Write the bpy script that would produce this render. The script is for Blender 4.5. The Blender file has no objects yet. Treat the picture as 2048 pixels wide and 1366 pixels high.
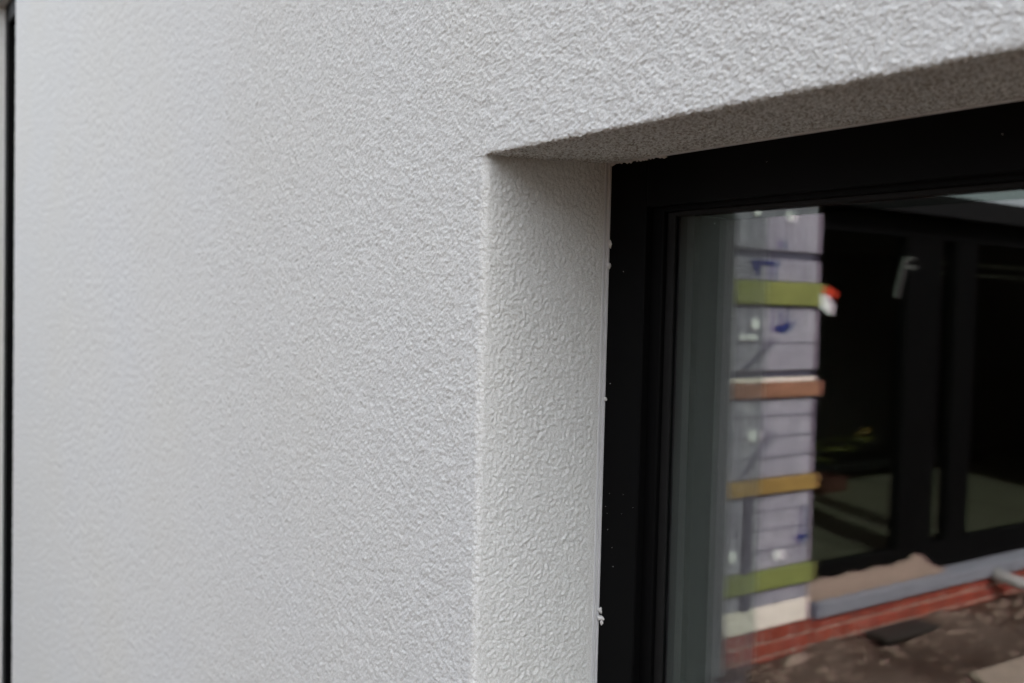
import bpy, bmesh, math, random
import numpy as np
from mathutils import Matrix, Vector

# ------------------------------------------------------------------ camera, sky, sun, exposure
scene = bpy.context.scene
scene.render.engine = 'CYCLES'
scene.cycles.use_denoising = True
scene.cycles.denoising_prefilter = 'ACCURATE'
scene.cycles.max_bounces = 16
scene.cycles.diffuse_bounces = 6
scene.cycles.glossy_bounces = 8
scene.cycles.transparent_max_bounces = 32
scene.view_settings.view_transform = 'Standard'
scene.view_settings.look = 'None'
scene.view_settings.exposure = 1.95
scene.view_settings.gamma = 1.0
scene.view_settings.use_curve_mapping = False

cam_d = bpy.data.cameras.new('camera')
cam = bpy.data.objects.new('camera', cam_d)
scene.collection.objects.link(cam)
fwd = Vector((-0.82326372, 0.56637295, -0.03819071))
rgt = Vector((0.56581824, 0.82414851, 0.02507906))
upv = Vector((-0.0456789, 0.0009623, 0.9989557))
cam.matrix_world = Matrix(((rgt.x, upv.x, -fwd.x, 0.0),
                           (rgt.y, upv.y, -fwd.y, -0.45),
                           (rgt.z, upv.z, -fwd.z, 2.06),
                           (0, 0, 0, 1)))
cam_d.lens = 35.0
cam_d.sensor_width = 36.0
cam_d.clip_start = 0.02
cam_d.clip_end = 3000.0
cam_d.dof.use_dof = True
cam_d.dof.focus_distance = 0.86
cam_d.dof.aperture_fstop = 7.2
scene.camera = cam

SUN_EL, SUN_AZ = math.radians(41), math.radians(21)        # azimuth from +x towards +y: the sun stands behind the wall's plane, so the wall is in its own shade
sun_dir = Vector((math.cos(SUN_EL) * math.cos(SUN_AZ), math.cos(SUN_EL) * math.sin(SUN_AZ), math.sin(SUN_EL)))
world = bpy.data.worlds.new('World')
scene.world = world
world.use_nodes = True
wn = world.node_tree
wn.nodes.clear()
sky = wn.nodes.new('ShaderNodeTexSky')
sky.sky_type = 'NISHITA'
sky.sun_disc = False
sky.sun_elevation = SUN_EL
sky.sun_rotation = math.atan2(sun_dir.x, sun_dir.y)
sky.air_density = 1.0
sky.dust_density = 4.0
sky.ozone_density = 1.0
hsv = wn.nodes.new('ShaderNodeHueSaturation')             # hazy sky: the blue of a clear sky mostly greyed out
hsv.inputs['Saturation'].default_value = 0.27
bg = wn.nodes.new('ShaderNodeBackground')
bg.inputs['Strength'].default_value = 0.15
wo = wn.nodes.new('ShaderNodeOutputWorld')
wn.links.new(sky.outputs[0], hsv.inputs['Color'])
wn.links.new(hsv.outputs[0], bg.inputs['Color'])
wn.links.new(bg.outputs[0], wo.inputs[0])

sun_l = bpy.data.lights.new('sun', 'SUN')
sun_l.energy = 3.0
sun_l.angle = math.radians(0.6)
sun_l.color = (1.0, 0.975, 0.94)
sun = bpy.data.objects.new('sun', sun_l)
sun.rotation_euler = (-sun_dir).to_track_quat('-Z', 'Y').to_euler()
sun.location = (2, -4, 8)
scene.collection.objects.link(sun)

C = scene.collection
rnd = random.Random(7)

# ------------------------------------------------------------------ helpers
def link(o, parent=None):
    C.objects.link(o)
    if parent is not None:
        o.parent = parent
    return o

def tag(o, label=None, cat=None, group=None, kind=None):
    if label: o['label'] = label
    if cat: o['category'] = cat
    if group: o['group'] = group
    if kind: o['kind'] = kind
    return o

def thing(name, label, cat, loc=(0, 0, 0), group=None):
    o = bpy.data.objects.new(name, None)
    o.empty_display_size = 0.05
    o.location = loc
    link(o)
    return tag(o, label, cat, group, 'thing')

def mesh_obj(name, me, mat, parent=None, smooth=False):
    me.materials.append(mat)
    if smooth:
        me.polygons.foreach_set('use_smooth', np.ones(len(me.polygons), dtype=bool))
    o = bpy.data.objects.new(name, me)
    link(o, parent)
    if parent is not None:
        o.location = -Vector(parent.location) if parent.parent is None else (0, 0, 0)
    return o

def box_mesh(name, lo, hi, bevel=0.0, seg=2):
    bm = bmesh.new()
    bmesh.ops.create_cube(bm, size=1.0)
    for v in bm.verts:
        v.co = Vector([lo[i] + (v.co[i] + 0.5) * (hi[i] - lo[i]) for i in range(3)])
    if bevel > 0:
        bmesh.ops.bevel(bm, geom=bm.edges[:], offset=bevel, segments=seg, profile=0.5, affect='EDGES')
    me = bpy.data.meshes.new(name)
    bm.to_mesh(me); bm.free()
    return me

def box(name, lo, hi, mat, parent=None, bevel=0.0, seg=2):
    return mesh_obj(name, box_mesh(name, lo, hi, bevel, seg), mat, parent)

def prism(name, pts, depth_axis, d0, d1, mat, parent=None, bevel=0.0):
    """polygon pts in the two other axes, extruded from d0 to d1 along depth_axis (0,1,2)"""
    bm = bmesh.new()
    ax = [i for i in range(3) if i != depth_axis]
    def mk(d):
        vs = []
        for p in pts:
            c = [0, 0, 0]; c[ax[0]] = p[0]; c[ax[1]] = p[1]; c[depth_axis] = d
            vs.append(bm.verts.new(c))
        return vs
    a, b = mk(d0), mk(d1)
    bm.faces.new(a); bm.faces.new(b[::-1])
    n = len(pts)
    for i in range(n):
        bm.faces.new((a[i], b[i], b[(i + 1) % n], a[(i + 1) % n]))
    bmesh.ops.recalc_face_normals(bm, faces=bm.faces[:])
    if bevel > 0:
        bmesh.ops.bevel(bm, geom=bm.edges[:], offset=bevel, segments=2, profile=0.5, affect='EDGES')
    me = bpy.data.meshes.new(name); bm.to_mesh(me); bm.free()
    return mesh_obj(name, me, mat, parent)

def tube(name, path, rad, mat, parent=None, n=8):
    """round tube along a polyline"""
    bm = bmesh.new()
    rings = []
    P = [Vector(p) for p in path]
    for i, p in enumerate(P):
        t = (P[min(i + 1, len(P) - 1)] - P[max(i - 1, 0)]).normalized()
        u = t.cross(Vector((0, 0, 1)))
        if u.length < 1e-3: u = t.cross(Vector((0, 1, 0)))
        u.normalize(); v = t.cross(u)
        rings.append([bm.verts.new(p + rad * (math.cos(2 * math.pi * k / n) * u + math.sin(2 * math.pi * k / n) * v)) for k in range(n)])
    for a, b in zip(rings, rings[1:]):
        for k in range(n):
            bm.faces.new((a[k], a[(k + 1) % n], b[(k + 1) % n], b[k]))
    bm.faces.new(rings[0][::-1]); bm.faces.new(rings[-1])
    me = bpy.data.meshes.new(name); bm.to_mesh(me); bm.free()
    return mesh_obj(name, me, mat, parent, True)

def grid_mesh(name, P, keep=None):
    """P: (rows, cols, 3) vertex grid -> quad mesh; keep: (rows-1, cols-1) mask"""
    R_, K_ = P.shape[:2]
    idx = np.arange(R_ * K_).reshape(R_, K_)
    q = np.stack([idx[:-1, :-1], idx[:-1, 1:], idx[1:, 1:], idx[1:, :-1]], -1)
    q = q[keep] if keep is not None else q.reshape(-1, 4)
    used = np.zeros(R_ * K_, dtype=bool); used[q.ravel()] = True
    remap = np.cumsum(used) - 1
    V = P.reshape(-1, 3)[used].astype(np.float32)
    q = remap[q].astype(np.int32)
    me = bpy.data.meshes.new(name)
    me.vertices.add(len(V)); me.vertices.foreach_set('co', V.ravel())
    me.loops.add(q.size); me.loops.foreach_set('vertex_index', q.ravel())
    me.polygons.add(len(q))
    me.polygons.foreach_set('loop_start', np.arange(0, q.size, 4, dtype=np.int32))
    me.polygons.foreach_set('use_smooth', np.ones(len(q), dtype=bool))
    me.update(calc_edges=True); me.validate()
    return me

# gradient noise in numpy
_rng = np.random.default_rng(11)
_perm = _rng.permutation(512).astype(np.int32)
_perm = np.concatenate([_perm, _perm, _perm])
_g = _rng.normal(size=(512, 3)).astype(np.float32)
_g /= np.linalg.norm(_g, axis=1, keepdims=True)
def perlin(p):
    p = np.asarray(p, dtype=np.float32)
    i = np.floor(p).astype(np.int32)
    f = p - i
    i &= 511
    w = f * f * f * (f * (f * 6 - 15) + 10)
    out = np.zeros(p.shape[:-1], dtype=np.float32)
    for dx in (0, 1):
        wx = w[..., 0] if dx else 1 - w[..., 0]
        hx = _perm[i[..., 0] + dx]
        for dy in (0, 1):
            wy = w[..., 1] if dy else 1 - w[..., 1]
            hy = _perm[(hx + i[..., 1] + dy) & 511]
            for dz in (0, 1):
                wz = w[..., 2] if dz else 1 - w[..., 2]
                g = _g[_perm[(hy + i[..., 2] + dz) & 511]]
                d = g[..., 0] * (f[..., 0] - dx) + g[..., 1] * (f[..., 1] - dy) + g[..., 2] * (f[..., 2] - dz)
                out += wx * wy * wz * d
    return out

# ------------------------------------------------------------------ materials
def new_mat(name):
    m = bpy.data.materials.new(name); m.use_nodes = True
    nt = m.node_tree
    return m, nt, nt.nodes['Principled BSDF']

def coord(nt, scale=(1, 1, 1), rot=(0, 0, 0)):
    tc = nt.nodes.new('ShaderNodeTexCoord')
    mp = nt.nodes.new('ShaderNodeMapping')
    mp.inputs['Scale'].default_value = scale
    mp.inputs['Rotation'].default_value = rot
    nt.links.new(tc.outputs['Object'], mp.inputs['Vector'])
    return mp.outputs['Vector']

def noise(nt, vec, scale, detail=4, rough=0.55):
    n = nt.nodes.new('ShaderNodeTexNoise')
    n.inputs['Scale'].default_value = scale
    n.inputs['Detail'].default_value = detail
    n.inputs['Roughness'].default_value = rough
    nt.links.new(vec, n.inputs['Vector'])
    return n.outputs['Fac']

def ramp(nt, fac, stops):
    r = nt.nodes.new('ShaderNodeValToRGB')
    e = r.color_ramp.elements
    while len(e) < len(stops): e.new(0.5)
    for el, (p, c) in zip(e, stops):
        el.position = p; el.color = (*c, 1) if len(c) == 3 else c
    nt.links.new(fac, r.inputs['Fac'])
    return r.outputs['Color']

def mixc(nt, fac, a, b, mode='MIX'):
    m = nt.nodes.new('ShaderNodeMix'); m.data_type = 'RGBA'; m.blend_type = mode
    if hasattr(fac, 'links'): nt.links.new(fac, m.inputs[0])
    else: m.inputs[0].default_value = fac
    for s, v in ((m.inputs[6], a), (m.inputs[7], b)):
        if hasattr(v, 'links'): nt.links.new(v, s)
        else: s.default_value = (*v, 1)
    return m.outputs[2]

def bump(nt, bsdf, hgt, strength, dist, prev=None):
    b = nt.nodes.new('ShaderNodeBump')
    b.inputs['Strength'].default_value = strength
    b.inputs['Distance'].default_value = dist
    nt.links.new(hgt, b.inputs['Height'])
    if prev is not None: nt.links.new(prev, b.inputs['Normal'])
    nt.links.new(b.outputs['Normal'], bsdf.inputs['Normal'])
    return b.outputs['Normal']

def plain(name, col, rough=0.6, var=0.15, scale=30.0, bstr=0.15, bdist=0.002, metal=0.0, spec=0.5):
    m, nt, b = new_mat(name)
    v = coord(nt)
    n = noise(nt, v, scale, 5, 0.6)
    lo = tuple(c * (1 - var) for c in col); hi = tuple(min(1, c * (1 + var)) for c in col)
    nt.links.new(ramp(nt, n, [(0.3, lo), (0.7, hi)]), b.inputs['Base Color'])
    b.inputs['Roughness'].default_value = rough
    b.inputs['Metallic'].default_value = metal
    b.inputs['Specular IOR Level'].default_value = spec
    if bstr > 0: bump(nt, b, noise(nt, v, scale * 6, 4), bstr, bdist)
    return m

def stucco_material(name='white_stucco', k=1.0, gk=0.8, gs=700.0, gd=(0.66, 0.63, 0.59)):
    m, nt, b = new_mat(name)
    v = coord(nt)
    big = noise(nt, v, 2.2, 3, 0.5)
    mid = noise(nt, v, 24.0, 5, 0.6)
    col = ramp(nt, big, [(0.32, (0.716, 0.724, 0.700)), (0.5, (0.718, 0.730, 0.718)), (0.68, (0.714, 0.730, 0.728))])
    col = mixc(nt, 0.35, col, ramp(nt, mid, [(0.3, (0.93, 0.928, 0.92)), (0.7, (1.0, 1.0, 1.0))]), 'MULTIPLY')
    grit = noise(nt, v, gs, 2, 0.5)
    col = mixc(nt, gk, col, ramp(nt, grit, [(0.36, gd), (0.54, (1.0, 1.0, 1.0)), (0.72, (1.06, 1.06, 1.06))]), 'MULTIPLY')
    # scarce dark specks of dirt caught in the render
    vo = nt.nodes.new('ShaderNodeTexVoronoi'); vo.inputs['Scale'].default_value = 26.0
    nt.links.new(v, vo.inputs['Vector'])
    cm = nt.nodes.new('ShaderNodeMath'); cm.operation = 'LESS_THAN'; cm.inputs[1].default_value = 0.028
    nt.links.new(vo.outputs['Distance'], cm.inputs[0])
    sx = nt.nodes.new('ShaderNodeSeparateColor'); nt.links.new(vo.outputs['Color'], sx.inputs[0])
    g = nt.nodes.new('ShaderNodeMath'); g.operation = 'GREATER_THAN'; g.inputs[1].default_value = 0.93
    nt.links.new(sx.outputs[0], g.inputs[0])
    mu = nt.nodes.new('ShaderNodeMath'); mu.operation = 'MULTIPLY'
    nt.links.new(cm.outputs[0], mu.inputs[0]); nt.links.new(g.outputs[0], mu.inputs[1])
    col = mixc(nt, mu.outputs[0], col, (0.16, 0.15, 0.14))
    nt.links.new(col, b.inputs['Base Color'])
    b.inputs['Roughness'].default_value = 0.85
    b.inputs['Specular IOR Level'].default_value = 0.15
    # sand grain between the trowelled pads: fine creases, then grit
    f1 = noise(nt, v, 640.0, 3, 0.65)
    sb = nt.nodes.new('ShaderNodeMath'); sb.operation = 'SUBTRACT'; sb.inputs[1].default_value = 0.5
    ab = nt.nodes.new('ShaderNodeMath'); ab.operation = 'ABSOLUTE'
    nt.links.new(f1, sb.inputs[0]); nt.links.new(sb.outputs[0], ab.inputs[0])
    n0 = bump(nt, b, noise(nt, v, 310.0, 2, 0.5), 0.30 * k, 0.0022)
    n1 = bump(nt, b, ab.outputs[0], 0.55 * k, 0.0018, n0)
    bump(nt, b, noise(nt, v, 1500.0, 3, 0.6), 0.4 * k, 0.0005, n1)
    return m

def frame_material():
    m, nt, b = new_mat('black_powder_coat')
    v = coord(nt)
    vo = nt.nodes.new('ShaderNodeTexVoronoi'); vo.inputs['Scale'].default_value = 70.0
    nt.links.new(v, vo.inputs['Vector'])
    lt = nt.nodes.new('ShaderNodeMath'); lt.operation = 'LESS_THAN'; lt.inputs[1].default_value = 0.045
    nt.links.new(vo.outputs['Distance'], lt.inputs[0])
    sx = nt.nodes.new('ShaderNodeSeparateColor'); nt.links.new(vo.outputs['Color'], sx.inputs[0])
    g = nt.nodes.new('ShaderNodeMath'); g.operation = 'GREATER_THAN'; g.inputs[1].default_value = 0.86
    nt.links.new(sx.outputs[1], g.inputs[0])
    mu = nt.nodes.new('ShaderNodeMath'); mu.operation = 'MULTIPLY'
    nt.links.new(lt.outputs[0], mu.inputs[0]); nt.links.new(g.outputs[0], mu.inputs[1])
    base = ramp(nt, noise(nt, v, 9.0, 4), [(0.3, (0.0020, 0.0020, 0.0022)), (0.7, (0.0030, 0.0030, 0.0033))])
    nt.links.new(mixc(nt, mu.outputs[0], base, (0.42, 0.42, 0.40)), b.inputs['Base Color'])
    b.inputs['Roughness'].default_value = 0.55
    b.inputs['Specular IOR Level'].default_value = 0.06
    bump(nt, b, noise(nt, v, 1500.0, 3), 0.10, 0.0002)
    return m

def glass_material(name, r0, tint, trans):
    """coated window glass: clear, with Schlick reflection on each face"""
    m = bpy.data.materials.new(name); m.use_nodes = True
    nt = m.node_tree; nt.nodes.clear()
    out = nt.nodes.new('ShaderNodeOutputMaterial')
    lw = nt.nodes.new('ShaderNodeLayerWeight'); lw.inputs['Blend'].default_value = 0.5
    pw = nt.nodes.new('ShaderNodeMath'); pw.operation = 'POWER'; pw.inputs[1].default_value = 5.0
    nt.links.new(lw.outputs['Facing'], pw.inputs[0])
    ma = nt.nodes.new('ShaderNodeMath'); ma.operation = 'MULTIPLY_ADD'
    ma.inputs[1].default_value = 1 - r0; ma.inputs[2].default_value = r0
    nt.links.new(pw.outputs[0], ma.inputs[0])
    tr = nt.nodes.new('ShaderNodeBsdfTransparent'); tr.inputs['Color'].default_value = (*trans, 1)
    gl = nt.nodes.new('ShaderNodeBsdfGlossy'); gl.inputs['Roughness'].default_value = 0.0
    gl.inputs['Color'].default_value = (*tint, 1)
    mx = nt.nodes.new('ShaderNodeMixShader')
    nt.links.new(ma.outputs[0], mx.inputs[0]); nt.links.new(tr.outputs[0], mx.inputs[1]); nt.links.new(gl.outputs[0], mx.inputs[2])
    nt.links.new(mx.outputs[0], out.inputs['Surface'])
    return m

def ribbed_material():
    """lilac grey board with fine upright ribs and faint weathering"""
    m, nt, b = new_mat('ribbed_lilac_board')
    v = coord(nt)
    w = nt.nodes.new('ShaderNodeTexWave'); w.wave_type = 'BANDS'; w.bands_direction = 'Y'
    w.inputs['Scale'].default_value = 21.0; w.inputs['Distortion'].default_value = 0.4
    w.inputs['Detail'].default_value = 1.0
    nt.links.new(v, w.inputs['Vector'])
    st = noise(nt, coord(nt, (1, 9, 0.8)), 2.0, 5, 0.65)
    col = ramp(nt, st, [(0.3, (0.26, 0.245, 0.29)), (0.52, (0.42, 0.395, 0.435)), (0.75, (0.58, 0.545, 0.57))])
    col = mixc(nt, 0.7, col, ramp(nt, w.outputs['Fac'], [(0.10, (0.30, 0.29, 0.34)), (0.45, (1, 1, 1))]), 'MULTIPLY')
    col = mixc(nt, 0.6, col, ramp(nt, noise(nt, v, 9.0, 5, 0.65), [(0.36, (0.62, 0.60, 0.64)), (0.55, (1, 1, 1))]), 'MULTIPLY')
    nt.links.new(col, b.inputs['Base Color'])
    b.inputs['Roughness'].default_value = 0.7
    bump(nt, b, w.outputs['Fac'], 0.5, 0.003)
    return m

def mud_material():
    m, nt, b = new_mat('wet_mud')
    v = coord(nt)
    a = noise(nt, v, 1.6, 6, 0.6); c = noise(nt, v, 22.0, 6, 0.65)
    col = ramp(nt, a, [(0.3, (0.048, 0.027, 0.017)), (0.5, (0.080, 0.048, 0.032)), (0.7, (0.115, 0.076, 0.054))])
    col = mixc(nt, 0.7, col, ramp(nt, c, [(0.3, (0.55, 0.52, 0.5)), (0.6, (1, 1, 1)), (0.78, (1.4, 1.35, 1.3))]), 'MULTIPLY')
    nt.links.new(col, b.inputs['Base Color'])
    nt.links.new(ramp(nt, a, [(0.35, (0.35,) * 3), (0.6, (0.8,) * 3)]), b.inputs['Roughness'])
    n1 = bump(nt, b, c, 0.6, 0.02)
    return m

def brick_material():
    m, nt, b = new_mat('red_brick')
    v = coord(nt)
    oi = nt.nodes.new('ShaderNodeObjectInfo')
    n = noise(nt, v, 40.0, 5)
    c1 = ramp(nt, oi.outputs['Random'], [(0.0, (0.21, 0.032, 0.016)), (0.5, (0.32, 0.055, 0.026)), (1.0, (0.28, 0.045, 0.030))])
    col = mixc(nt, 0.6, c1, ramp(nt, n, [(0.3, (0.6, 0.6, 0.6)), (0.65, (1, 1, 1)), (0.8, (1.5, 1.5, 1.5))]), 'MULTIPLY')
    nt.links.new(col, b.inputs['Base Color'])
    b.inputs['Roughness'].default_value = 0.8
    bump(nt, b, n, 0.4, 0.004)
    return m

M = {}
M['stucco'] = stucco_material('white_stucco', 1.0, 0.45)
M['stucco_shaded'] = stucco_material('white_stucco_soffit_shade', 0.25, 1.0, 430.0, (0.46, 0.42, 0.37))  # soffit copy: its shade and relief speckle painted in as darker grit
M['frame'] = frame_material()
M['glass_out'] = glass_material('outer_pane_glass', 0.041, (0.86, 1.0, 0.95), (0.965, 0.98, 0.97))
M['glass_in'] = glass_material('inner_pane_glass', 0.052, (1.0, 0.83, 1.0), (0.95, 0.96, 0.95))
M['glass_door'] = glass_material('door_glass', 0.02, (0.9, 1.0, 0.95), (0.80, 0.84, 0.80))
M['gasket'] = plain('black_rubber', (0.006, 0.006, 0.006), 0.7, 0.2, 80, 0.0, spec=0.2)
M['spacer'] = plain('dark_spacer', (0.02, 0.02, 0.021), 0.5, 0.1, 80, 0.0)
M['bead'] = plain('white_plastic_bead', (0.60, 0.61, 0.625), 0.55, 0.05, 60, 0.1, 0.0006)
M['plaster'] = plain('plaster_crumb', (0.70, 0.70, 0.69), 0.9, 0.08, 300, 0.4, 0.0008)
M['room'] = plain('dark_room_tone', (0.030, 0.029, 0.027), 0.9, 0.2, 3, 0.0)  # the room's darkness put into the colour, so nothing shows through
M['rib'] = ribbed_material()
M['mud'] = mud_material()
M['soil'] = plain('dark_site_soil', (0.032, 0.017, 0.007), 0.95, 0.35, 0.6, 0.3, 0.02, spec=0.04)
M['brick'] = brick_material()
M['mortar'] = plain('grey_mortar', (0.40, 0.33, 0.27), 0.9, 0.2, 60, 0.4, 0.004)
M['cream'] = plain('cream_block', (0.80, 0.70, 0.60), 0.8, 0.06, 25, 0.2, 0.002)
M['band_green'] = plain('yellow_green_band', (0.24, 0.25, 0.07), 0.6, 0.25, 7, 0.1)
M['band_leaf'] = plain('leaf_green_band', (0.20, 0.22, 0.06), 0.6, 0.25, 7, 0.1)
M['band_rust'] = plain('rust_orange_band', (0.31, 0.145, 0.085), 0.6, 0.25, 7, 0.1)
M['band_amber'] = plain('amber_band', (0.33, 0.20, 0.055), 0.6, 0.25, 7, 0.1)
M['joint'] = plain('dark_joint', (0.07, 0.065, 0.09), 0.7, 0.2, 20, 0.2)
M['wire'] = plain('grey_wire', (0.14, 0.13, 0.17), 0.5, 0.2, 40, 0.0)
M['blue'] = plain('blue_marker_paint', (0.012, 0.022, 0.13), 0.6, 0.3, 40, 0.0)
M['washer'] = plain('white_washer', (0.82, 0.80, 0.77), 0.5, 0.04, 40, 0.0)
M['red'] = plain('red_plastic', (0.55, 0.05, 0.02), 0.4, 0.1, 30, 0.0)
M['dull_red'] = plain('dull_red_plastic', (0.07, 0.02, 0.016), 0.6, 0.2, 30, 0.0)
M['sill'] = plain('blue_grey_metal', (0.215, 0.215, 0.24), 0.4, 0.08, 12, 0.1)
M['board'] = plain('beige_mortar_bed', (0.25, 0.175, 0.135), 0.9, 0.18, 30, 0.5, 0.006)
M['dark_trim'] = plain('anthracite_trim', (0.0065, 0.006, 0.006), 0.6, 0.2, 8, 0.0, spec=0.2)
M['door_trim'] = plain('black_door_trim', (0.0030, 0.0028, 0.0028), 0.6, 0.2, 8, 0.0, spec=0.05)
M['floor_tile'] = plain('olive_floor', (0.12, 0.108, 0.08), 0.5, 0.15, 5, 0.1)
M['stone'] = plain('brown_stone', (0.24, 0.165, 0.125), 0.85, 0.3, 18, 0.5, 0.006)
M['plank'] = plain('hole_dark', (0.020, 0.014, 0.010), 0.7, 0.3, 9, 0.3, 0.004)
M['wood'] = plain('weathered_board', (0.34, 0.26, 0.20), 0.8, 0.2, 12, 0.3, 0.003)
M['pipe'] = plain('pale_grey_pipe', (0.27, 0.25, 0.24), 0.5, 0.1, 12, 0.1)
M['hose'] = plain('yellow_green_hose', (0.16, 0.16, 0.03), 0.4, 0.2, 12, 0.0)
M['pale'] = plain('pale_metal', (0.55, 0.56, 0.52), 0.4, 0.1, 12, 0.0)
M['blind'] = plain('dark_wall_inside', (0.034, 0.032, 0.030), 0.9, 0.3, 2, 0.0)

# ------------------------------------------------------------------ ground
def ground_sheet():
    me = bpy.data.meshes.new('ground')
    s = 900
    me.from_pydata([(-s, -s, -0.07), (s, -s, -0.07), (s, s, -0.07), (-s, s, -0.07)], [], [(0, 1, 2, 3)])
    tag(mesh_obj('ground', me, M['soil']), 'bare brown earth of the building site', None, kind='structure')
ground_sheet()

xs = np.linspace(-4.3, -1.6, 150); ys = np.linspace(-9.0, -2.7, 300)
X, Y = np.meshgrid(xs, ys)
P = np.stack([X, Y, np.zeros_like(X)], -1)
hz = 0.055 * perlin(P / 0.75) + 0.03 * perlin(P / 0.24 + 7) + 0.018 * np.abs(perlin(P / 0.09 + 3))
hz += 0.05 * np.clip((X + 3.2) / -0.7, 0, 1) - 0.02
P[..., 2] = hz
tag(mesh_obj('mud_ground', grid_mesh('mud_ground', P), M['mud']), 'churned wet brown mud in front of the brick plinth', None, kind='structure')

# ------------------------------------------------------------------ stucco wall: real relief
HCAM = 0.45
XC, ZL, RV, ZS = -0.7001, 2.1827, 0.1353, 2.1891      # opening corner, lintel height, reveal depth, soffit height at the frame
XE = -3.235                                            # far end of this wall
RHO_V = 0.0065; RHO_L = 0.0028                                           # rounding of the plaster arris

def relief(p, kind):
    """plaster height in metres: sand-grained face; softer pads between short creases on the rolled reveal"""
    p = p.astype(np.float32)
    wv = np.stack([perlin(p / 0.0065 + 31), perlin(p / 0.0065 + 57), perlin(p / 0.0065 + 83)], -1) * 0.0030
    mask = 0.92 + 0.3 * np.clip(perlin(p / 0.022 + 91) * 1.6, -0.6, 0.6)
    big = perlin(p / 0.11 + 2) * 0.0006
    if kind == 'reveal':
        q = p + wv
        a = (q[..., 1] + q[..., 2]) * 0.7071; b = (q[..., 2] - q[..., 1]) * 0.7071
        q = np.stack([q[..., 0], a * 0.80, b * 1.12], -1)
        hgt = np.abs(perlin(q / 0.0046)) * 0.85 + np.abs(perlin(q / 0.0025 + 19)) * 0.62 + perlin(q / 0.0034 + 40) * 0.45 + perlin(p / 0.0019 + 47) * 0.40 + perlin(p / 0.0012 + 5) * 0.2
        return (hgt - 0.35) * 0.0026 * mask + big
    q = p + wv * 0.5
    k = 1.15 if kind == 'soffit' else 1.0
    hgt = perlin(q / (0.0034 * k) + 13) * 0.60 + np.abs(perlin(q / 0.0030 + 3)) * 0.55 + perlin(p / 0.0018 + 19) * 0.62 + perlin(p / 0.0011 + 5) * 0.34
    amp = 0.0036 if kind == 'soffit' else 0.0021
    return (hgt - 0.1) * amp * mask + big

# columns: finer where the wall is near, coarser towards its far end
px = np.arange(980, 2330, 2.0)
al = np.arctan((px - 1024) / 1991.0) + 0.6026
cx = -HCAM / np.tan(al)
cx = cx[cx > XC - 0.004]
cx = np.concatenate([np.linspace(XE, -2.05, 340), np.arange(-2.046, -1.36, 0.0021), np.arange(-1.359, cx[0] - 0.0006, 0.0011), cx, np.arange(cx[-1] + 0.0012, 0.22, 0.0016)])
kc = int(np.argmin(np.abs(cx - XC))); cx[kc] = XC
cx[kc - 6:kc + 1] = np.linspace(cx[kc - 6], XC, 7)
tt = np.concatenate([np.arange(-0.60, -0.0005, 1 / 830.0), [0.0], np.arange(1 / 830.0, 0.29, 1 / 830.0)])
j0 = int(np.argmin(np.abs(tt))); tt[j0] = 0.0
dd = 0.2549 - 0.8233 * cx
Xg = np.broadcast_to(cx[None, :], (len(tt), len(cx))).astype(np.float64)
Zg = ZL + tt[:, None] * dd[None, :]

def fade_z(z):          # arris rounding dies out into the corner under the lintel
    return np.clip((ZL - z) / 0.006, 0, 1)
def fade_x(x):
    return np.clip((x - XC) / 0.006, 0, 1)

def facade_grid():
    P0 = np.stack([Xg, np.zeros_like(Xg), Zg], -1)
    h = relief(P0, 'face')
    far_ = np.clip((Xg + 2.15) / 0.95, 0, 1)                 # where the grain gets finer than the mesh, leave it to the material
    h = h * (0.3 + 0.7 * far_) + perlin(P0 / 0.0085 + 61) * 0.0011 + (1 - far_) * perlin(P0 / 0.014 + 71) * 0.0012
    ph = np.zeros_like(Xg); nx = np.zeros_like(Xg); nz = np.zeros_like(Xg)
    # vertical arris
    e = XC - Xg
    m = (e <= RHO_V) & (e >= -1e-9) & (Zg <= ZL)
    phv = np.where(m, (math.pi / 4) * (1 - np.clip(e, 0, RHO_V) / RHO_V) * fade_z(Zg), 0)
    # lintel arris
    e2 = Zg - ZL
    m2 = (e2 <= RHO_L) & (e2 >= -1e-9) & (Xg >= XC)
    phl = np.where(m2, (math.pi / 4) * (1 - np.clip(e2, 0, RHO_L) / RHO_L) * fade_x(Xg), 0)
    x = np.where(m & (phv > 0), XC - np.clip(e, 0, RHO_V) * (1 - fade_z(Zg)) - (RHO_V - RHO_V * np.sin(phv)) * fade_z(Zg), Xg)
    z = np.where(m2 & (phl > 0), ZL + np.clip(e2, 0, RHO_L) * (1 - fade_x(Xg)) + (RHO_L - RHO_L * np.sin(phl)) * fade_x(Xg), Zg)
    y = RHO_V * (1 - np.cos(phv)) + RHO_L * (1 - np.cos(phl))
    nrm = np.stack([np.sin(phv), -np.cos(phv) * np.cos(phl), -np.sin(phl)], -1)
    nrm /= np.linalg.norm(nrm, axis=-1, keepdims=True)
    return np.stack([x, y, z], -1) + nrm * h[..., None]

F = facade_grid()
keep = np.ones((len(tt) - 1, len(cx) - 1), dtype=bool)
keep[:j0, kc:] = False
wall = thing('stucco_wall', 'white rough-rendered house wall with a rounded window reveal', 'wall', (-2.0, 0.0, 0.0))
mesh_obj('facade_face', grid_mesh('facade_face', F, keep), M['stucco'], wall)

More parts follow.
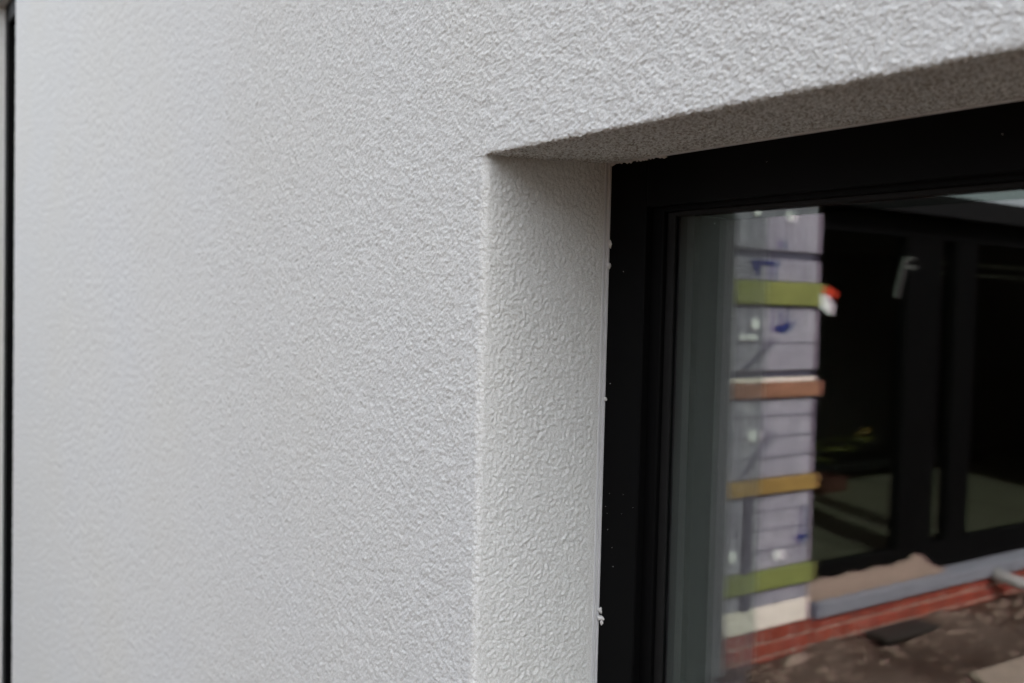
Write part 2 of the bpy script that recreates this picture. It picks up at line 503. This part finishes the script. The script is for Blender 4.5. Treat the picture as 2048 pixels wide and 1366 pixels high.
# reveal: starts on the facade's edge column so that the surface runs round the arris unbroken
zr = Zg[:j0 + 1, kc]
ye = np.concatenate([np.linspace(0, RHO_V, 6), np.arange(RHO_V + 0.0009, RV + 0.004, 0.0009)])
Yr, Zr = np.meshgrid(ye, zr)
P0 = np.stack([np.full_like(Yr, XC), Yr, Zr], -1)
hr = relief(P0, 'reveal')
hf = relief(P0, 'face')
wgt = np.clip(Yr / 0.016, 0, 1); wgt = wgt * wgt * (3 - 2 * wgt)
h = hr * wgt + hf * (1 - wgt)
flat = np.clip((RV - 0.0085 - Yr) / 0.006, 0.12, 1)          # plaster smoothed off beside the bead
h = h * flat
fz = fade_z(Zr)
ph = np.where(Yr <= RHO_V, (math.pi / 4) * (1 - np.clip(Yr, 0, RHO_V) / RHO_V) * fz, 0)
y = np.where(ph > 0, Yr * (1 - fz) + (RHO_V - RHO_V * np.sin(ph)) * fz, Yr)
x = XC - RHO_V * (1 - np.cos(ph))
nrm = np.stack([np.cos(ph), -np.sin(ph), np.zeros_like(ph)], -1)
Rv = np.stack([x, y, Zr], -1) + nrm * h[..., None]
Rv[:, 0] = F[:j0 + 1, kc]
top = Rv[-1:].copy(); top[..., 2] += 0.012
Rv = np.concatenate([Rv, top], 0)
mesh_obj('window_reveal', grid_mesh('window_reveal', Rv[:, ::-1]), M['stucco'], wall)

# soffit of the lintel
xs_ = cx[kc:]
ye = np.concatenate([np.linspace(0, RHO_L, 6), np.arange(RHO_L + 0.0010, RV + 0.004, 0.0010)])
Xs, Ys = np.meshgrid(xs_, ye)
zb = ZL + (ZS - ZL) * np.clip(Ys / RV, 0, 1)
P0 = np.stack([Xs, Ys, np.full_like(Xs, ZL)], -1)
hs = relief(P0, 'soffit')
hf = relief(P0, 'face')
wgt = np.clip(Ys / 0.010, 0, 1); wgt = wgt * wgt * (3 - 2 * wgt)
h = hs * wgt + hf * (1 - wgt)
h = h * np.clip((RV - 0.007 - Ys) / 0.006, 0.15, 1)
fx = fade_x(Xs)
ph = np.where(Ys <= RHO_L, (math.pi / 4) * (1 - np.clip(Ys, 0, RHO_L) / RHO_L) * fx, 0)
y = np.where(ph > 0, Ys * (1 - fx) + (RHO_L - RHO_L * np.sin(ph)) * fx, Ys)
z = zb + RHO_L * (1 - np.cos(ph))
nrm = np.stack([np.zeros_like(ph), -np.sin(ph), -np.cos(ph)], -1)
So = np.stack([Xs, y, z], -1) + nrm * h[..., None]
So[0] = F[j0, kc:]
lft = So[:, :1].copy(); lft[..., 0] -= 0.012
So = np.concatenate([lft, So], 1)
mesh_obj('lintel_soffit', grid_mesh('lintel_soffit', So), M['stucco_shaded'], wall)

# body of the wall behind the render, and the render beyond the finely built area
WB, WR = 0.32, 1.35                                            # window bottom, right end of the opening
def core(lo, hi):
    box('wall_body', lo, (hi[0], 0.226, hi[2]), M['stucco'], wall)
    return box('inner_lining', (lo[0], 0.228, lo[2]), hi, M['room'], wall)  # added dark slab: keeps the wall end dark behind the glass
core((XE + 0.004, 0.006, -0.1), (XC - 0.006, 0.34, 8.4))
core((XC - 0.006, 0.006, ZS + 0.010), (WR, 0.34, 8.4))
core((WR, 0.006, -0.1), (5.4, 0.34, 8.4))
core((XC - 0.006, 0.006, -0.1), (WR, 0.34, WB - 0.04))

# plastic bead where the render meets the frame, with crumbs of plaster on it
box('edge_bead', (XC - 0.003, RV - 0.0062, WB), (XC + 0.0008, RV - 0.0034, ZS + 0.002), M['bead'], wall, 0.0006)
box('edge_bead', (XC - 0.003, RV - 0.0022, WB), (XC + 0.0018, RV + 0.0010, ZS + 0.002), M['bead'], wall, 0.0006)
box('soffit_bead', (XC, RV - 0.0035, ZS - 0.0012), (WR, RV + 0.0010, ZS + 0.004), M['bead'], wall, 0.0006)

def crumb(c, r, seed, name='plaster_crumb', parent=None, mat='plaster', stretch=(1, 1, 1), sub=2, rough=0.5):
    bm = bmesh.new()
    bmesh.ops.create_icosphere(bm, subdivisions=sub, radius=1.0)
    rr = random.Random(seed)
    off = rr.uniform(0, 50)
    co = np.array([v.co[:] for v in bm.verts])
    n = perlin(co * 1.3 + off) + 0.5 * perlin(co * 2.9 + off)
    for v, k in zip(bm.verts, n):
        s = r * (1 + rough * k)
        v.co = Vector((c[0] + v.co.x * s * stretch[0], c[1] + v.co.y * s * stretch[1], c[2] + v.co.z * s * stretch[2]))
    me = bpy.data.meshes.new(name); bm.to_mesh(me); bm.free()
    return mesh_obj(name, me, M[mat], parent, True)

crumb((XC + 0.0034, RV - 0.001, 2.116), 0.0019, 1, parent=wall, stretch=(1, 0.7, 2.4), rough=0.9)
crumb((XC + 0.0032, RV - 0.001, 2.096), 0.0020, 2, parent=wall, stretch=(1, 0.7, 1.6), rough=0.9)
crumb((XC + 0.0032, RV - 0.001, 1.975), 0.0016, 3, parent=wall, stretch=(1, 0.7, 1.3), rough=0.9)
crumb((XC + 0.0050, RV - 0.001, 1.7735), 0.0026, 4, parent=wall, stretch=(1.6, 0.8, 1.0), rough=1.1)
crumb((XC + 0.0040, RV - 0.001, 1.7810), 0.0022, 5, parent=wall, stretch=(1.2, 0.8, 1.3), rough=1.1)
crumb((XC + 0.0070, RV - 0.001, 1.7705), 0.0015, 6, parent=wall, stretch=(1.2, 0.8, 1.6), rough=1.1)
for k in range(17):                                            # ragged plaster along the soffit by the corner
    crumb((XC + 0.004 + k * 0.0042 + rnd.uniform(-.001, .001), RV - 0.0012, ZS - 0.0008 + rnd.uniform(-.0008, .0006)), rnd.uniform(0.0010, 0.0022), 20 + k,
          parent=wall, stretch=(1.3, 0.8, 0.9), sub=1, rough=0.8)

# ------------------------------------------------------------------ black window
win = thing('black_window', 'matt black framed double-glazed window set deep in the white wall', 'window', (XC, RV, WB))
FI, FT = -0.6505, 2.1462            # inner edges of the outer frame
BI, BT = -0.6365, 2.1420            # glazing bead
GI, GT = -0.6270, 2.1378            # gasket, edge of the visible glass
FR, BOT = WR - 0.05, WB + 0.07
box('frame_jamb', (XC - 0.02, RV, WB), (FI, 0.225, ZS + 0.03), M['frame'], win, 0.0012)
box('frame_head', (FI, RV, FT), (FR, 0.225, ZS + 0.03), M['frame'], win, 0.0012)
box('frame_jamb', (FR, RV, WB), (WR + 0.02, 0.225, ZS + 0.03), M['frame'], win, 0.0012)
box('frame_sill', (FI, RV, WB - 0.03), (FR, 0.225, BOT), M['frame'], win, 0.0012)
yb = RV + 0.0080
box('glazing_bead', (FI - 0.001, yb, BOT), (BI, 0.150, FT), M['frame'], win, 0.0010)
box('glazing_bead', (BI, yb, BT), (FR + 0.001, 0.150, FT + 0.001), M['frame'], win, 0.0010)
box('glazing_bead', (FR - 0.014, yb, BOT), (FR + 0.001, 0.150, BT), M['frame'], win, 0.0010)
box('glazing_bead', (BI, yb, BOT - 0.001), (FR - 0.014, 0.150, BOT + 0.014), M['frame'], win, 0.0010)
yg = RV + 0.0125
box('gasket', (BI - 0.001, yg, BOT + 0.014), (GI, 0.1505, BT), M['gasket'], win, 0.0015)
box('gasket', (GI, yg, GT), (FR - 0.014, 0.1505, BT + 0.001), M['gasket'], win, 0.0015)
G1, G2 = 0.1515, 0.1752
box('glass_pane', (FI - 0.006, G1, BOT - 0.01), (FR + 0.006, G1 + 0.004, FT + 0.006), M['glass_out'], win)
box('glass_pane', (FI - 0.006, G2, BOT - 0.01), (FR + 0.006, G2 + 0.004, FT + 0.006), M['glass_in'], win)
box('spacer_bar', (FI - 0.004, G1 + 0.0045, BOT), (GI - 0.004, G2 - 0.0005, FT + 0.004), M['spacer'], win)
box('spacer_bar', (GI - 0.004, G1 + 0.0045, GT + 0.004), (FR, G2 - 0.0005, FT + 0.004), M['spacer'], win)
box('inner_frame', (FI, G2 + 0.006, BOT), (GI - 0.003, 0.224, GT + 0.003), M['frame'], win, 0.001)
box('inner_frame', (GI - 0.003, G2 + 0.006, GT + 0.003), (FR, 0.224, FT + 0.001), M['frame'], win, 0.001)

# dust and plaster specks on the black frame
for k in range(18):
    if k < 13: c_ = (rnd.uniform(XC + 0.006, FI - 0.003), RV - 0.0002, rnd.uniform(1.66, 2.13))
    else: c_ = (rnd.uniform(-0.60, -0.05), RV - 0.0002, rnd.uniform(FT + 0.004, ZS - 0.006))
    crumb(c_, rnd.choice((0.0002, 0.00025, 0.0003, 0.0004)), 200 + k, 'plaster_speck', win, 'plaster', (1, 0.5, 1.2), 1, 0.5)

# dark room behind that window
def room(name, lo, hi, t, mat, open_side):
    """five slabs round a space, open on one side"""
    x0, y0, z0 = lo; x1, y1, z1 = hi
    sl = {'-x': ((x0 - t, y0, z0), (x0, y1, z1)), '+x': ((x1, y0, z0), (x1 + t, y1, z1)),
          '-y': ((x0, y0 - t, z0), (x1, y0, z1)), '+y': ((x0, y1, z0), (x1, y1 + t, z1)),
          '-z': ((x0 - t, y0, z0 - t), (x1 + t, y1, z0)), '+z': ((x0 - t, y0, z1), (x1 + t, y1, z1 + t))}
    for k, (a, b) in sl.items():
        if k == open_side: continue
        nm = {'-z': name + '_floor', '+z': name + '_ceiling'}.get(k, name + '_wall')
        tag(box(nm, a, b, mat[k] if isinstance(mat, dict) else mat), 'unlit interior of the house behind its glazing', None, kind='structure')
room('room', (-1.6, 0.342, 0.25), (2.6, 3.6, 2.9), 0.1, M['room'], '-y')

# ------------------------------------------------------------------ next window at the far end of the wall
far = thing('far_window', 'narrow black window frame past the far end of the wall', 'window', (-3.5, 0.05, 0.3))
XF = -3.785
box('frame_jamb', (XF - 0.03, 0.046, 0.3), (XF + 0.06, 0.16, 3.06), M['frame'], far, 0.002)
box('frame_head', (XF + 0.06, 0.046, 2.95), (XE + 0.02, 0.16, 3.06), M['frame'], far, 0.002)
box('glass_pane', (XF + 0.05, 0.090, 0.3), (XE + 0.02, 0.096, 2.96), M['glass_out'], far)
box('backing_panel', (XF + 0.05, 0.12, 0.3), (XE + 0.02, 0.15, 2.96), M['frame'], far)
beyond = thing('stucco_wall', 'pale render of the wall beyond the narrow far window', 'wall', (-5, 0, 0))
box('wall_body', (-8.0, 0.0, -0.1), (XF, 0.34, 8.4), M['stucco'], beyond, 0.004)
box('lintel', (XF, 0.0, 3.018), (XE + 0.003, 0.34, 8.4), M['stucco'], beyond, 0.004)
box('apron_wall', (XF, 0.0, -0.1), (XE + 0.003, 0.34, 0.3), M['stucco'], beyond, 0.004)

# ------------------------------------------------------------------ the wing opposite, seen mirrored in the glass
WX = -3.85                                                     # its front plane, facing +x
pier = thing('banded_pier', 'lilac-grey ribbed pier with coloured bands and blue arrows, mirrored in the glass', 'pier', (WX, -3.4, 0.34))
PY0, PY1 = -4.068, -2.55
panels = [(0.346, 0.443), (0.560, 1.000), (1.093, 1.555), (1.712, 2.085), (2.225, 2.352), (2.398, 2.80)]
for z0, z1 in panels:
    box('ribbed_panel', (WX - 0.20, PY0, z0), (WX, PY1, z1), M['rib'], pier, 0.006)
for z0, z1, mt in [(0.443, 0.560, 'band_leaf'), (1.000, 1.093, 'band_amber'), (1.555, 1.648, 'band_rust'), (2.085, 2.225, 'band_green')]:
    box('colour_band', (WX - 0.20, PY0 - 0.028, z0 + 0.004), (WX + 0.028, PY1, z1 - 0.004), M[mt], pier, 0.005)
box('joint_strip', (WX - 0.20, PY0 + 0.010, 2.352), (WX - 0.012, PY1, 2.398), M['joint'], pier)
box('joint_strip', (WX - 0.20, PY0 + 0.010, 1.672), (WX - 0.012, PY1, 1.712), M['joint'], pier)
box('pale_strip', (WX - 0.20, PY0, 1.648), (WX + 0.004, PY1, 1.672), M['cream'], pier)
for z in (0.67, 0.79, 0.90, 1.21, 1.33, 1.45, 1.87):
    box('tie_wire', (WX + 0.001, PY0 - 0.004, z), (WX + 0.005, PY1, z + 0.005), M['wire'], pier)
box('upright_batten', (WX + 0.0005, -3.56, 0.562), (WX + 0.022, -3.50, 0.998), M['joint'], pier)
box('upright_batten', (WX + 0.0005, -3.56, 0.348), (WX + 0.022, -3.50, 0.440), M['joint'], pier)
def slant(y0, z0, y1, z1, w, mat, name, xo):
    d = Vector((y1 - y0, z1 - z0)); nn = Vector((-d.y, d.x)).normalized() * w / 2
    pts = [(y0 + nn.x, z0 + nn.y), (y1 + nn.x, z1 + nn.y), (y1 - nn.x, z1 - nn.y), (y0 - nn.x, z0 - nn.y)]
    return prism(name, pts, 0, WX + xo, WX + xo + 0.006, mat, pier)
slant(-3.46, 1.10, -3.70, 1.36, 0.028, M['wire'], 'shadow_strip', 0.011)  # thin dark strips stand in for slanting shadow smudges on the pier
slant(-3.46, 1.72, -3.70, 1.90, 0.028, M['wire'], 'shadow_strip', 0.011)
for y, z in [(-3.545, 1.978), (-3.555, 1.344), (-3.79, 0.635), (-3.42, 0.668), (-3.53, 2.615), (-3.80, 2.60)]:
    pts = [(y + 0.034 * math.cos(a), z + 0.034 * math.sin(a)) for a in np.linspace(0, 2 * math.pi, 18)[:-1]]
    prism('anchor_washer', pts, 0, WX + 0.001, WX + 0.012, M['washer'], pier)
box('white_clip', (WX + 0.001, -3.56, 1.888), (WX + 0.014, -3.42, 1.918), M['washer'], pier)
def arrow(y, z, pts, name='painted_arrow'):
    prism(name, [(y - p[0], z + p[1]) for p in pts], 0, WX + 0.0005, WX + 0.004, M['blue'], pier)
# hand-painted, wobbly: offsets as they look in the mirror (right, up)
arrow(-3.615, 2.285, [(0.036, -0.082), (0.054, -0.086), (0.064, 0.02), (0.085, 0.052), (-0.020, 0.058), (-0.118, 0.054), (-0.055, -0.050), (-0.040, 0.026), (0.030, 0.030)])
arrow(-3.765, 1.985, [(-0.074, 0.10), (-0.060, 0.098), (-0.062, -0.025), (-0.012, -0.005), (0.010, 0.122), (0.022, -0.008), (0.096, 0.022), (0.060, -0.035), (-0.012, -0.062), (-0.092, -0.042), (-0.078, -0.01)])
arrow(-3.985, 0.77, [(0.010, 0.135), (0.031, 0.130), (0.028, -0.035), (0.066, -0.030), (0.036, -0.075), (0.006, -0.098), (-0.050, -0.050), (-0.012, -0.038), (0.004, -0.02)])
slant(-3.73, 2.46, -3.735, 2.41, 0.03, M['blue'], 'painted_stroke', 0.0006)
tg = thing('red_tape', 'scrap of red tape stuck to the pier edge at the top band', 'tape', (WX, -4.12, 2.15))
prism('tape_strip', [(-4.075, 2.165), (-4.185, 2.13), (-4.205, 2.175), (-4.10, 2.215)], 0, WX + 0.0285, WX + 0.0315, M['red'], tg)
tl = thing('white_tag', 'small white tag hanging under the red tape', 'tag', (WX, -4.10, 2.1))
prism('tag_card', [(-4.05, 2.165), (-4.105, 2.155), (-4.165, 2.10), (-4.155, 2.03), (-4.10, 2.06), (-4.055, 2.08)], 0, WX + 0.033, WX + 0.036, M['washer'], tl)

cb = thing('cream_block', 'cream footing block under the banded pier', 'block', (WX, -3.4, 0.2))
box('block_body', (WX - 0.20, PY0 + 0.004, 0.214), (WX + 0.012, -3.30, 0.344), M['cream'], cb, 0.006)
box('block_body', (WX - 0.20, -3.292, 0.214), (WX + 0.012, PY1, 0.344), M['cream'], cb, 0.006)

pl = thing('brick_plinth', 'low red brick plinth below the pier and the grey sill', 'plinth', (WX, -4.5, 0.0))
box('mortar_core', (WX - 0.22, -8.4, -0.12), (WX - 0.006, PY1, 0.204), M['mortar'], pl)
bme = box_mesh('brick', (-0.05, -0.0315, -0.0375), (0.05, 0.0315, 0.0375), 0.004, 1)
bme.materials.append(M['brick'])
for row, zc in enumerate((0.0, 0.0845, 0.1685)):
    yy = PY1 - 0.035 - (row % 2) * 0.036
    while yy > -6.6:
        o = bpy.data.objects.new('brick', bme)
        link(o, pl)
        o.location = (-0.056 + rnd.uniform(-.003, .004) + 0.008, yy + 4.5, zc - 0.0)
        o.rotation_euler = (0, 0, rnd.uniform(-.02, .02))
        yy -= 0.0735

sl = thing('metal_sill', 'blue-grey metal sill strip along the top of the brick plinth', 'sill', (WX, -6, 0.2))
prism('sill_profile', [(WX - 0.12, 0.208), (WX + 0.035, 0.208), (WX + 0.035, 0.288), (WX - 0.02, 0.300), (WX - 0.12, 0.304)], 1, -8.4, -4.150, M['sill'], sl, 0.003)
box('sill_end_cap', (WX - 0.10, -4.150, 0.209), (WX + 0.034, -4.105, 0.296), M['wire'], sl, 0.003)
mb = thing('mortar_bed', 'beige strip of mortar between the sill and the dark door', 'mortar', (WX, -4.7, 0.3))
bm = bmesh.new()
yy = np.linspace(-5.50, -4.075, 60)
rows = []
for i, y_ in enumerate(yy):
    tp = 0.400 + 0.008 * math.sin(y_ * 23) + 0.004 * math.sin(y_ * 61)
    tp += 0.050 * math.exp(-((y_ + 5.27) / 0.055) ** 2)
    if y_ < -5.33: tp -= (-5.33 - y_) * 0.55
    fr = WX - 0.005 + 0.010 * math.sin(y_ * 37) + 0.006 * math.sin(y_ * 90)
    rows.append([bm.verts.new((WX - 0.09, y_, 0.30)), bm.verts.new((fr, y_, 0.302)), bm.verts.new((fr - 0.01, y_, 0.335)), bm.verts.new((WX - 0.055, y_, tp)), bm.verts.new((WX - 0.09, y_, tp))])
for a, b in zip(rows, rows[1:]):
    for k in range(4): bm.faces.new((a[k], b[k], b[k + 1], a[k + 1]))
bmesh.ops.recalc_face_normals(bm, faces=bm.faces[:])
me = bpy.data.meshes.new('mortar_strip'); bm.to_mesh(me); bm.free()
mesh_obj('mortar_strip', me, M['board'], mb)

def glazed_door(y0, y1, label, posts):
    d = thing('glass_door', label, 'door', (WX - 0.09, (y0 + y1) / 2, 0.3))
    x0, x1 = WX - 0.17, WX - 0.092
    box('bottom_rail', (x0, y0, 0.30), (x1, y1, 0.485), M['door_trim'], d, 0.004)
    box('head_rail', (x0, y0, 2.56), (x1, y1, 2.70), M['door_trim'], d, 0.004)
    for a, b in posts:
        box('door_stile', (x0, a, 0.486), (x1, b, 2.559), M['door_trim'], d, 0.004)
    box('glass_pane', (x0 + 0.03, y0 + 0.02, 0.47), (x0 + 0.036, y1 - 0.02, 2.58), M['glass_door'], d)
    return d
glazed_door(-5.47, -4.07, 'dark glazed door right beside the banded pier', [(-4.115, -4.07), (-5.47, -5.09)])
glazed_door(-8.4, -5.475, 'second dark glazed door beyond the thick black post', [(-5.90, -5.65), (-8.4, -8.3)])
fa = thing('flat_roof', 'flat dark roof edge of the wing opposite, sky above', 'roof', (WX, -5, 2.7))
box('fascia', (WX - 0.06, -8.5, 2.704), (WX + 0.03, -2.5, 2.842), M['dark_trim'], fa, 0.004)
box('roof_deck', (-7.0, -8.5, 2.72), (WX - 0.062, -2.5, 2.830), M['dark_trim'], fa)
ew = thing('end_wall', 'plain rendered end wall of the wing opposite', 'wall', (-5, -2.5, 0))
box('wall_body', (-7.0, -2.548, -0.1), (WX - 0.002, -2.42, 2.700), M['stucco'], ew, 0.004)
room('wing_room', (-6.9, -10.5, 0.42), (-4.06, -2.7, 2.70), 0.05,
     {'-x': M['blind'], '+x': M['blind'], '-y': M['blind'], '+y': M['blind'], '-z': M['floor_tile'], '+z': M['blind']}, '+x')
tag(box('wing_wall', (-4.06, -10.5, 0.0), (-4.0, -8.42, 2.7), M['blind']), 'unlit side of the wing opposite', None, kind='structure')
for k, yj in enumerate((-5.10, -6.30, -7.5)):
    tag(box('floor_joint', (-6.9, yj - 0.02, 0.4205), (-4.07, yj, 0.4245), M['dark_trim']), 'dark joint across the olive floor inside the wing', None, kind='structure')
bn = thing('low_bench', 'long low black bench at the back of the room', 'bench', (-6.3, -7.6, 0.42))
box('bench_top', (-6.5, -10.0, 0.52), (-6.0, -6.4, 0.60), M['dark_trim'], bn, 0.01)
for yv in (-9.8, -6.7):
    box('bench_leg', (-6.45, yv, 0.425), (-6.05, yv + 0.08, 0.52), M['dark_trim'], bn)

ho = thing('garden_hose', 'yellow-green hose lying loosely over the bench inside', 'hose', (-6.2, -7.2, 0.62))
pts = []
for k in range(50):
    a = k / 49 * 4.2 * math.pi
    pts.append((-6.25 + 0.16 * math.cos(a) + 0.02 * math.sin(3 * a), -7.15 - 0.012 * k + 0.30 * math.sin(a), 0.625 + 0.004 * k + 0.015 * math.sin(2.3 * a)))
tube('hose_coil', pts, 0.022, M['hose'], ho)
tube('hose_nozzle', [(-6.10, -7.55, 0.86), (-6.06, -7.60, 0.90), (-6.02, -7.66, 0.91)], 0.03, M['band_amber'], ho)
rc = thing('red_crate', 'small dull red crate on the floor by the bench', 'crate', (-5.8, -6.6, 0.42))
box('crate_base', (-5.95, -6.9, 0.430), (-5.7, -6.5, 0.450), M['dull_red'], rc)
for a, b in (((-5.95, -6.9, 0.45), (-5.93, -6.5, 0.56)), ((-5.72, -6.9, 0.45), (-5.70, -6.5, 0.56)), ((-5.93, -6.9, 0.45), (-5.72, -6.88, 0.56)), ((-5.93, -6.52, 0.45), (-5.72, -6.5, 0.56))):
    box('crate_side', a, b, M['dull_red'], rc)
br = thing('angled_bracket', 'pale slanting two-pronged metal bracket fixed to the post', 'bracket', (WX - 0.08, -5.0, 2.1))
def barx(name, a, b, w, parent, mat):
    y0, z0 = a; y1, z1 = b
    d = Vector((y1 - y0, z1 - z0)); nn = Vector((-d.y, d.x)).normalized() * w / 2
    return prism(name, [(y0 + nn.x, z0 + nn.y), (y1 + nn.x, z1 + nn.y), (y1 - nn.x, z1 - nn.y), (y0 - nn.x, z0 - nn.y)], 0, WX - 0.091, WX - 0.079, mat, parent)
M['bracket'] = plain('dull_bracket', (0.075, 0.078, 0.068), 0.5, 0.15, 20, 0.0)
barx('arm', (-4.955, 2.16), (-5.035, 2.42), 0.030, br, M['bracket'])
barx('prong', (-5.046, 2.415), (-5.13, 2.425), 0.020, br, M['bracket'])
barx('prong', (-5.036, 2.360), (-5.16, 2.365), 0.020, br, M['bracket'])
rl = thing('pale_bars', 'faint pale bars behind the second dark door', 'rail', (-4.6, -7, 2.3))  # bars put in for two pale lines showing in that glazing
box('pale_bar', (-4.70, -9.5, 2.46), (-4.66, -6.3, 2.49), M['pale'], rl)
box('pale_bar', (-4.70, -9.5, 2.38), (-4.66, -6.3, 2.40), M['pale'], rl)

# unseen dark house, added behind the camera to block low sky light
nb = thing('added_shade_house', 'added unseen dark house behind the camera, shading the yard', 'house', (3, -10, 0))
M['shade_house'] = plain('dark_brick_wall', (0.075, 0.045, 0.035), 0.9, 0.3, 8, 0.3, 0.01, spec=0.1)
M['roof'] = plain('shade_house_roof', (0.035, 0.033, 0.034), 0.8, 0.3, 6, 0.3, 0.02)
box('wall', (0.8, -18.0, -0.1), (13.0, -9.5, 5.4), M['shade_house'], nb)
prism('roof', [(-18.4, 5.40), (-9.1, 5.40), (-9.1, 5.52), (-13.75, 8.6), (-18.4, 5.52)], 0, 0.4, 13.4, M['roof'], nb)
for xw in (2.4, 5.4, 8.4, 11.4):
    for zw in (0.9, 3.5):
        w_ = box('window_frame', (xw - 0.6, -9.52, zw), (xw + 0.6, -9.44, zw + 1.3), M['roof'], nb)
        g_ = box('pane', (xw - 0.52, -9.438, zw + 0.08), (xw + 0.52, -9.430, zw + 1.22), M['dark_trim'], None)
        g_.parent = w_; g_.location = (0, 0, 0)

# rubble and odds and ends on the mud
def mud_z(x, y):
    p = np.array([[[x, y, 0.0]]])
    return float((0.055 * perlin(p / 0.75) + 0.03 * perlin(p / 0.24 + 7) + 0.018 * np.abs(perlin(p / 0.09 + 3)))[0, 0] + 0.05 * np.clip((x + 3.2) / -0.7, 0, 1) - 0.02)
bm = bmesh.new()
for k in range(460):
    x_ = -3.80 + abs(rnd.gauss(0, 0.16)); y_ = rnd.uniform(-6.4, -3.0)
    if rnd.random() < 0.35: x_ = rnd.uniform(-3.7, -2.9)
    r_ = rnd.choice((0.006, 0.008, 0.010, 0.014, 0.022))
    ret = bmesh.ops.create_icosphere(bm, subdivisions=1, radius=r_)
    z_ = mud_z(x_, y_)
    sx, sy, sz = rnd.uniform(.7, 1.4), rnd.uniform(.7, 1.5), rnd.uniform(.5, .9)
    for v in ret['verts']:
        j = 1 + rnd.uniform(-.25, .25)
        v.co = Vector((x_ + v.co.x * sx * j, y_ + v.co.y * sy * j, z_ + r_ * 0.2 + v.co.z * sz * j))
me = bpy.data.meshes.new('rubble'); bm.to_mesh(me); bm.free()
tag(mesh_obj('rubble', me, M['stone']), 'scattered small stones and crumbs along the brick plinth', None, kind='stuff')
st = crumb((-3.70, -3.80, mud_z(-3.70, -3.80) + 0.03), 0.055, 77, 'broken_stone', None, 'board', (0.5, 2.0, 0.7), 3, 0.6)
tag(st, 'pale broken stone leaning against the brick plinth', 'stone')
z_ = mud_z(-3.68, -4.85)
pk = thing('hole_plank', 'short plank coloured dark for the hole beneath it, by the plinth', 'plank', (-3.68, -4.85, z_))  # dark colour stands in for the darkness of a hole under a plank
o = box('plank_board', (-3.80, -5.10, z_ + 0.05), (-3.62, -4.55, z_ + 0.075), M['plank'], pk, 0.004)
box('plank_block', (-3.76, -5.0, z_ - 0.03), (-3.66, -4.9, z_ + 0.05), M['plank'], pk, 0.004)
box('plank_block', (-3.76, -4.72, z_ - 0.03), (-3.66, -4.62, z_ + 0.05), M['plank'], pk, 0.004)
z_ = mud_z(-2.9, -4.8)
sb = thing('pale_board', 'pale flat board lying on the mud nearest the window', 'board', (-2.9, -4.8, z_))
prism('board_plank', [(-3.13, -4.62), (-3.10, -5.9), (-2.3, -5.9), (-2.62, -4.30)], 2, z_ + 0.01, z_ + 0.045, M['wood'], sb, 0.004)
gp = thing('grey_pipe', 'pale grey pipe end sticking out of the mud below the sill', 'pipe', (-3.7, -6.1, 0.1))
tube('pipe_tube', [(-3.80, -6.02, 0.235), (-3.62, -6.25, 0.14), (-3.40, -6.55, 0.05), (-3.25, -6.8, -0.02)], 0.045, M['pipe'], gp, 12)
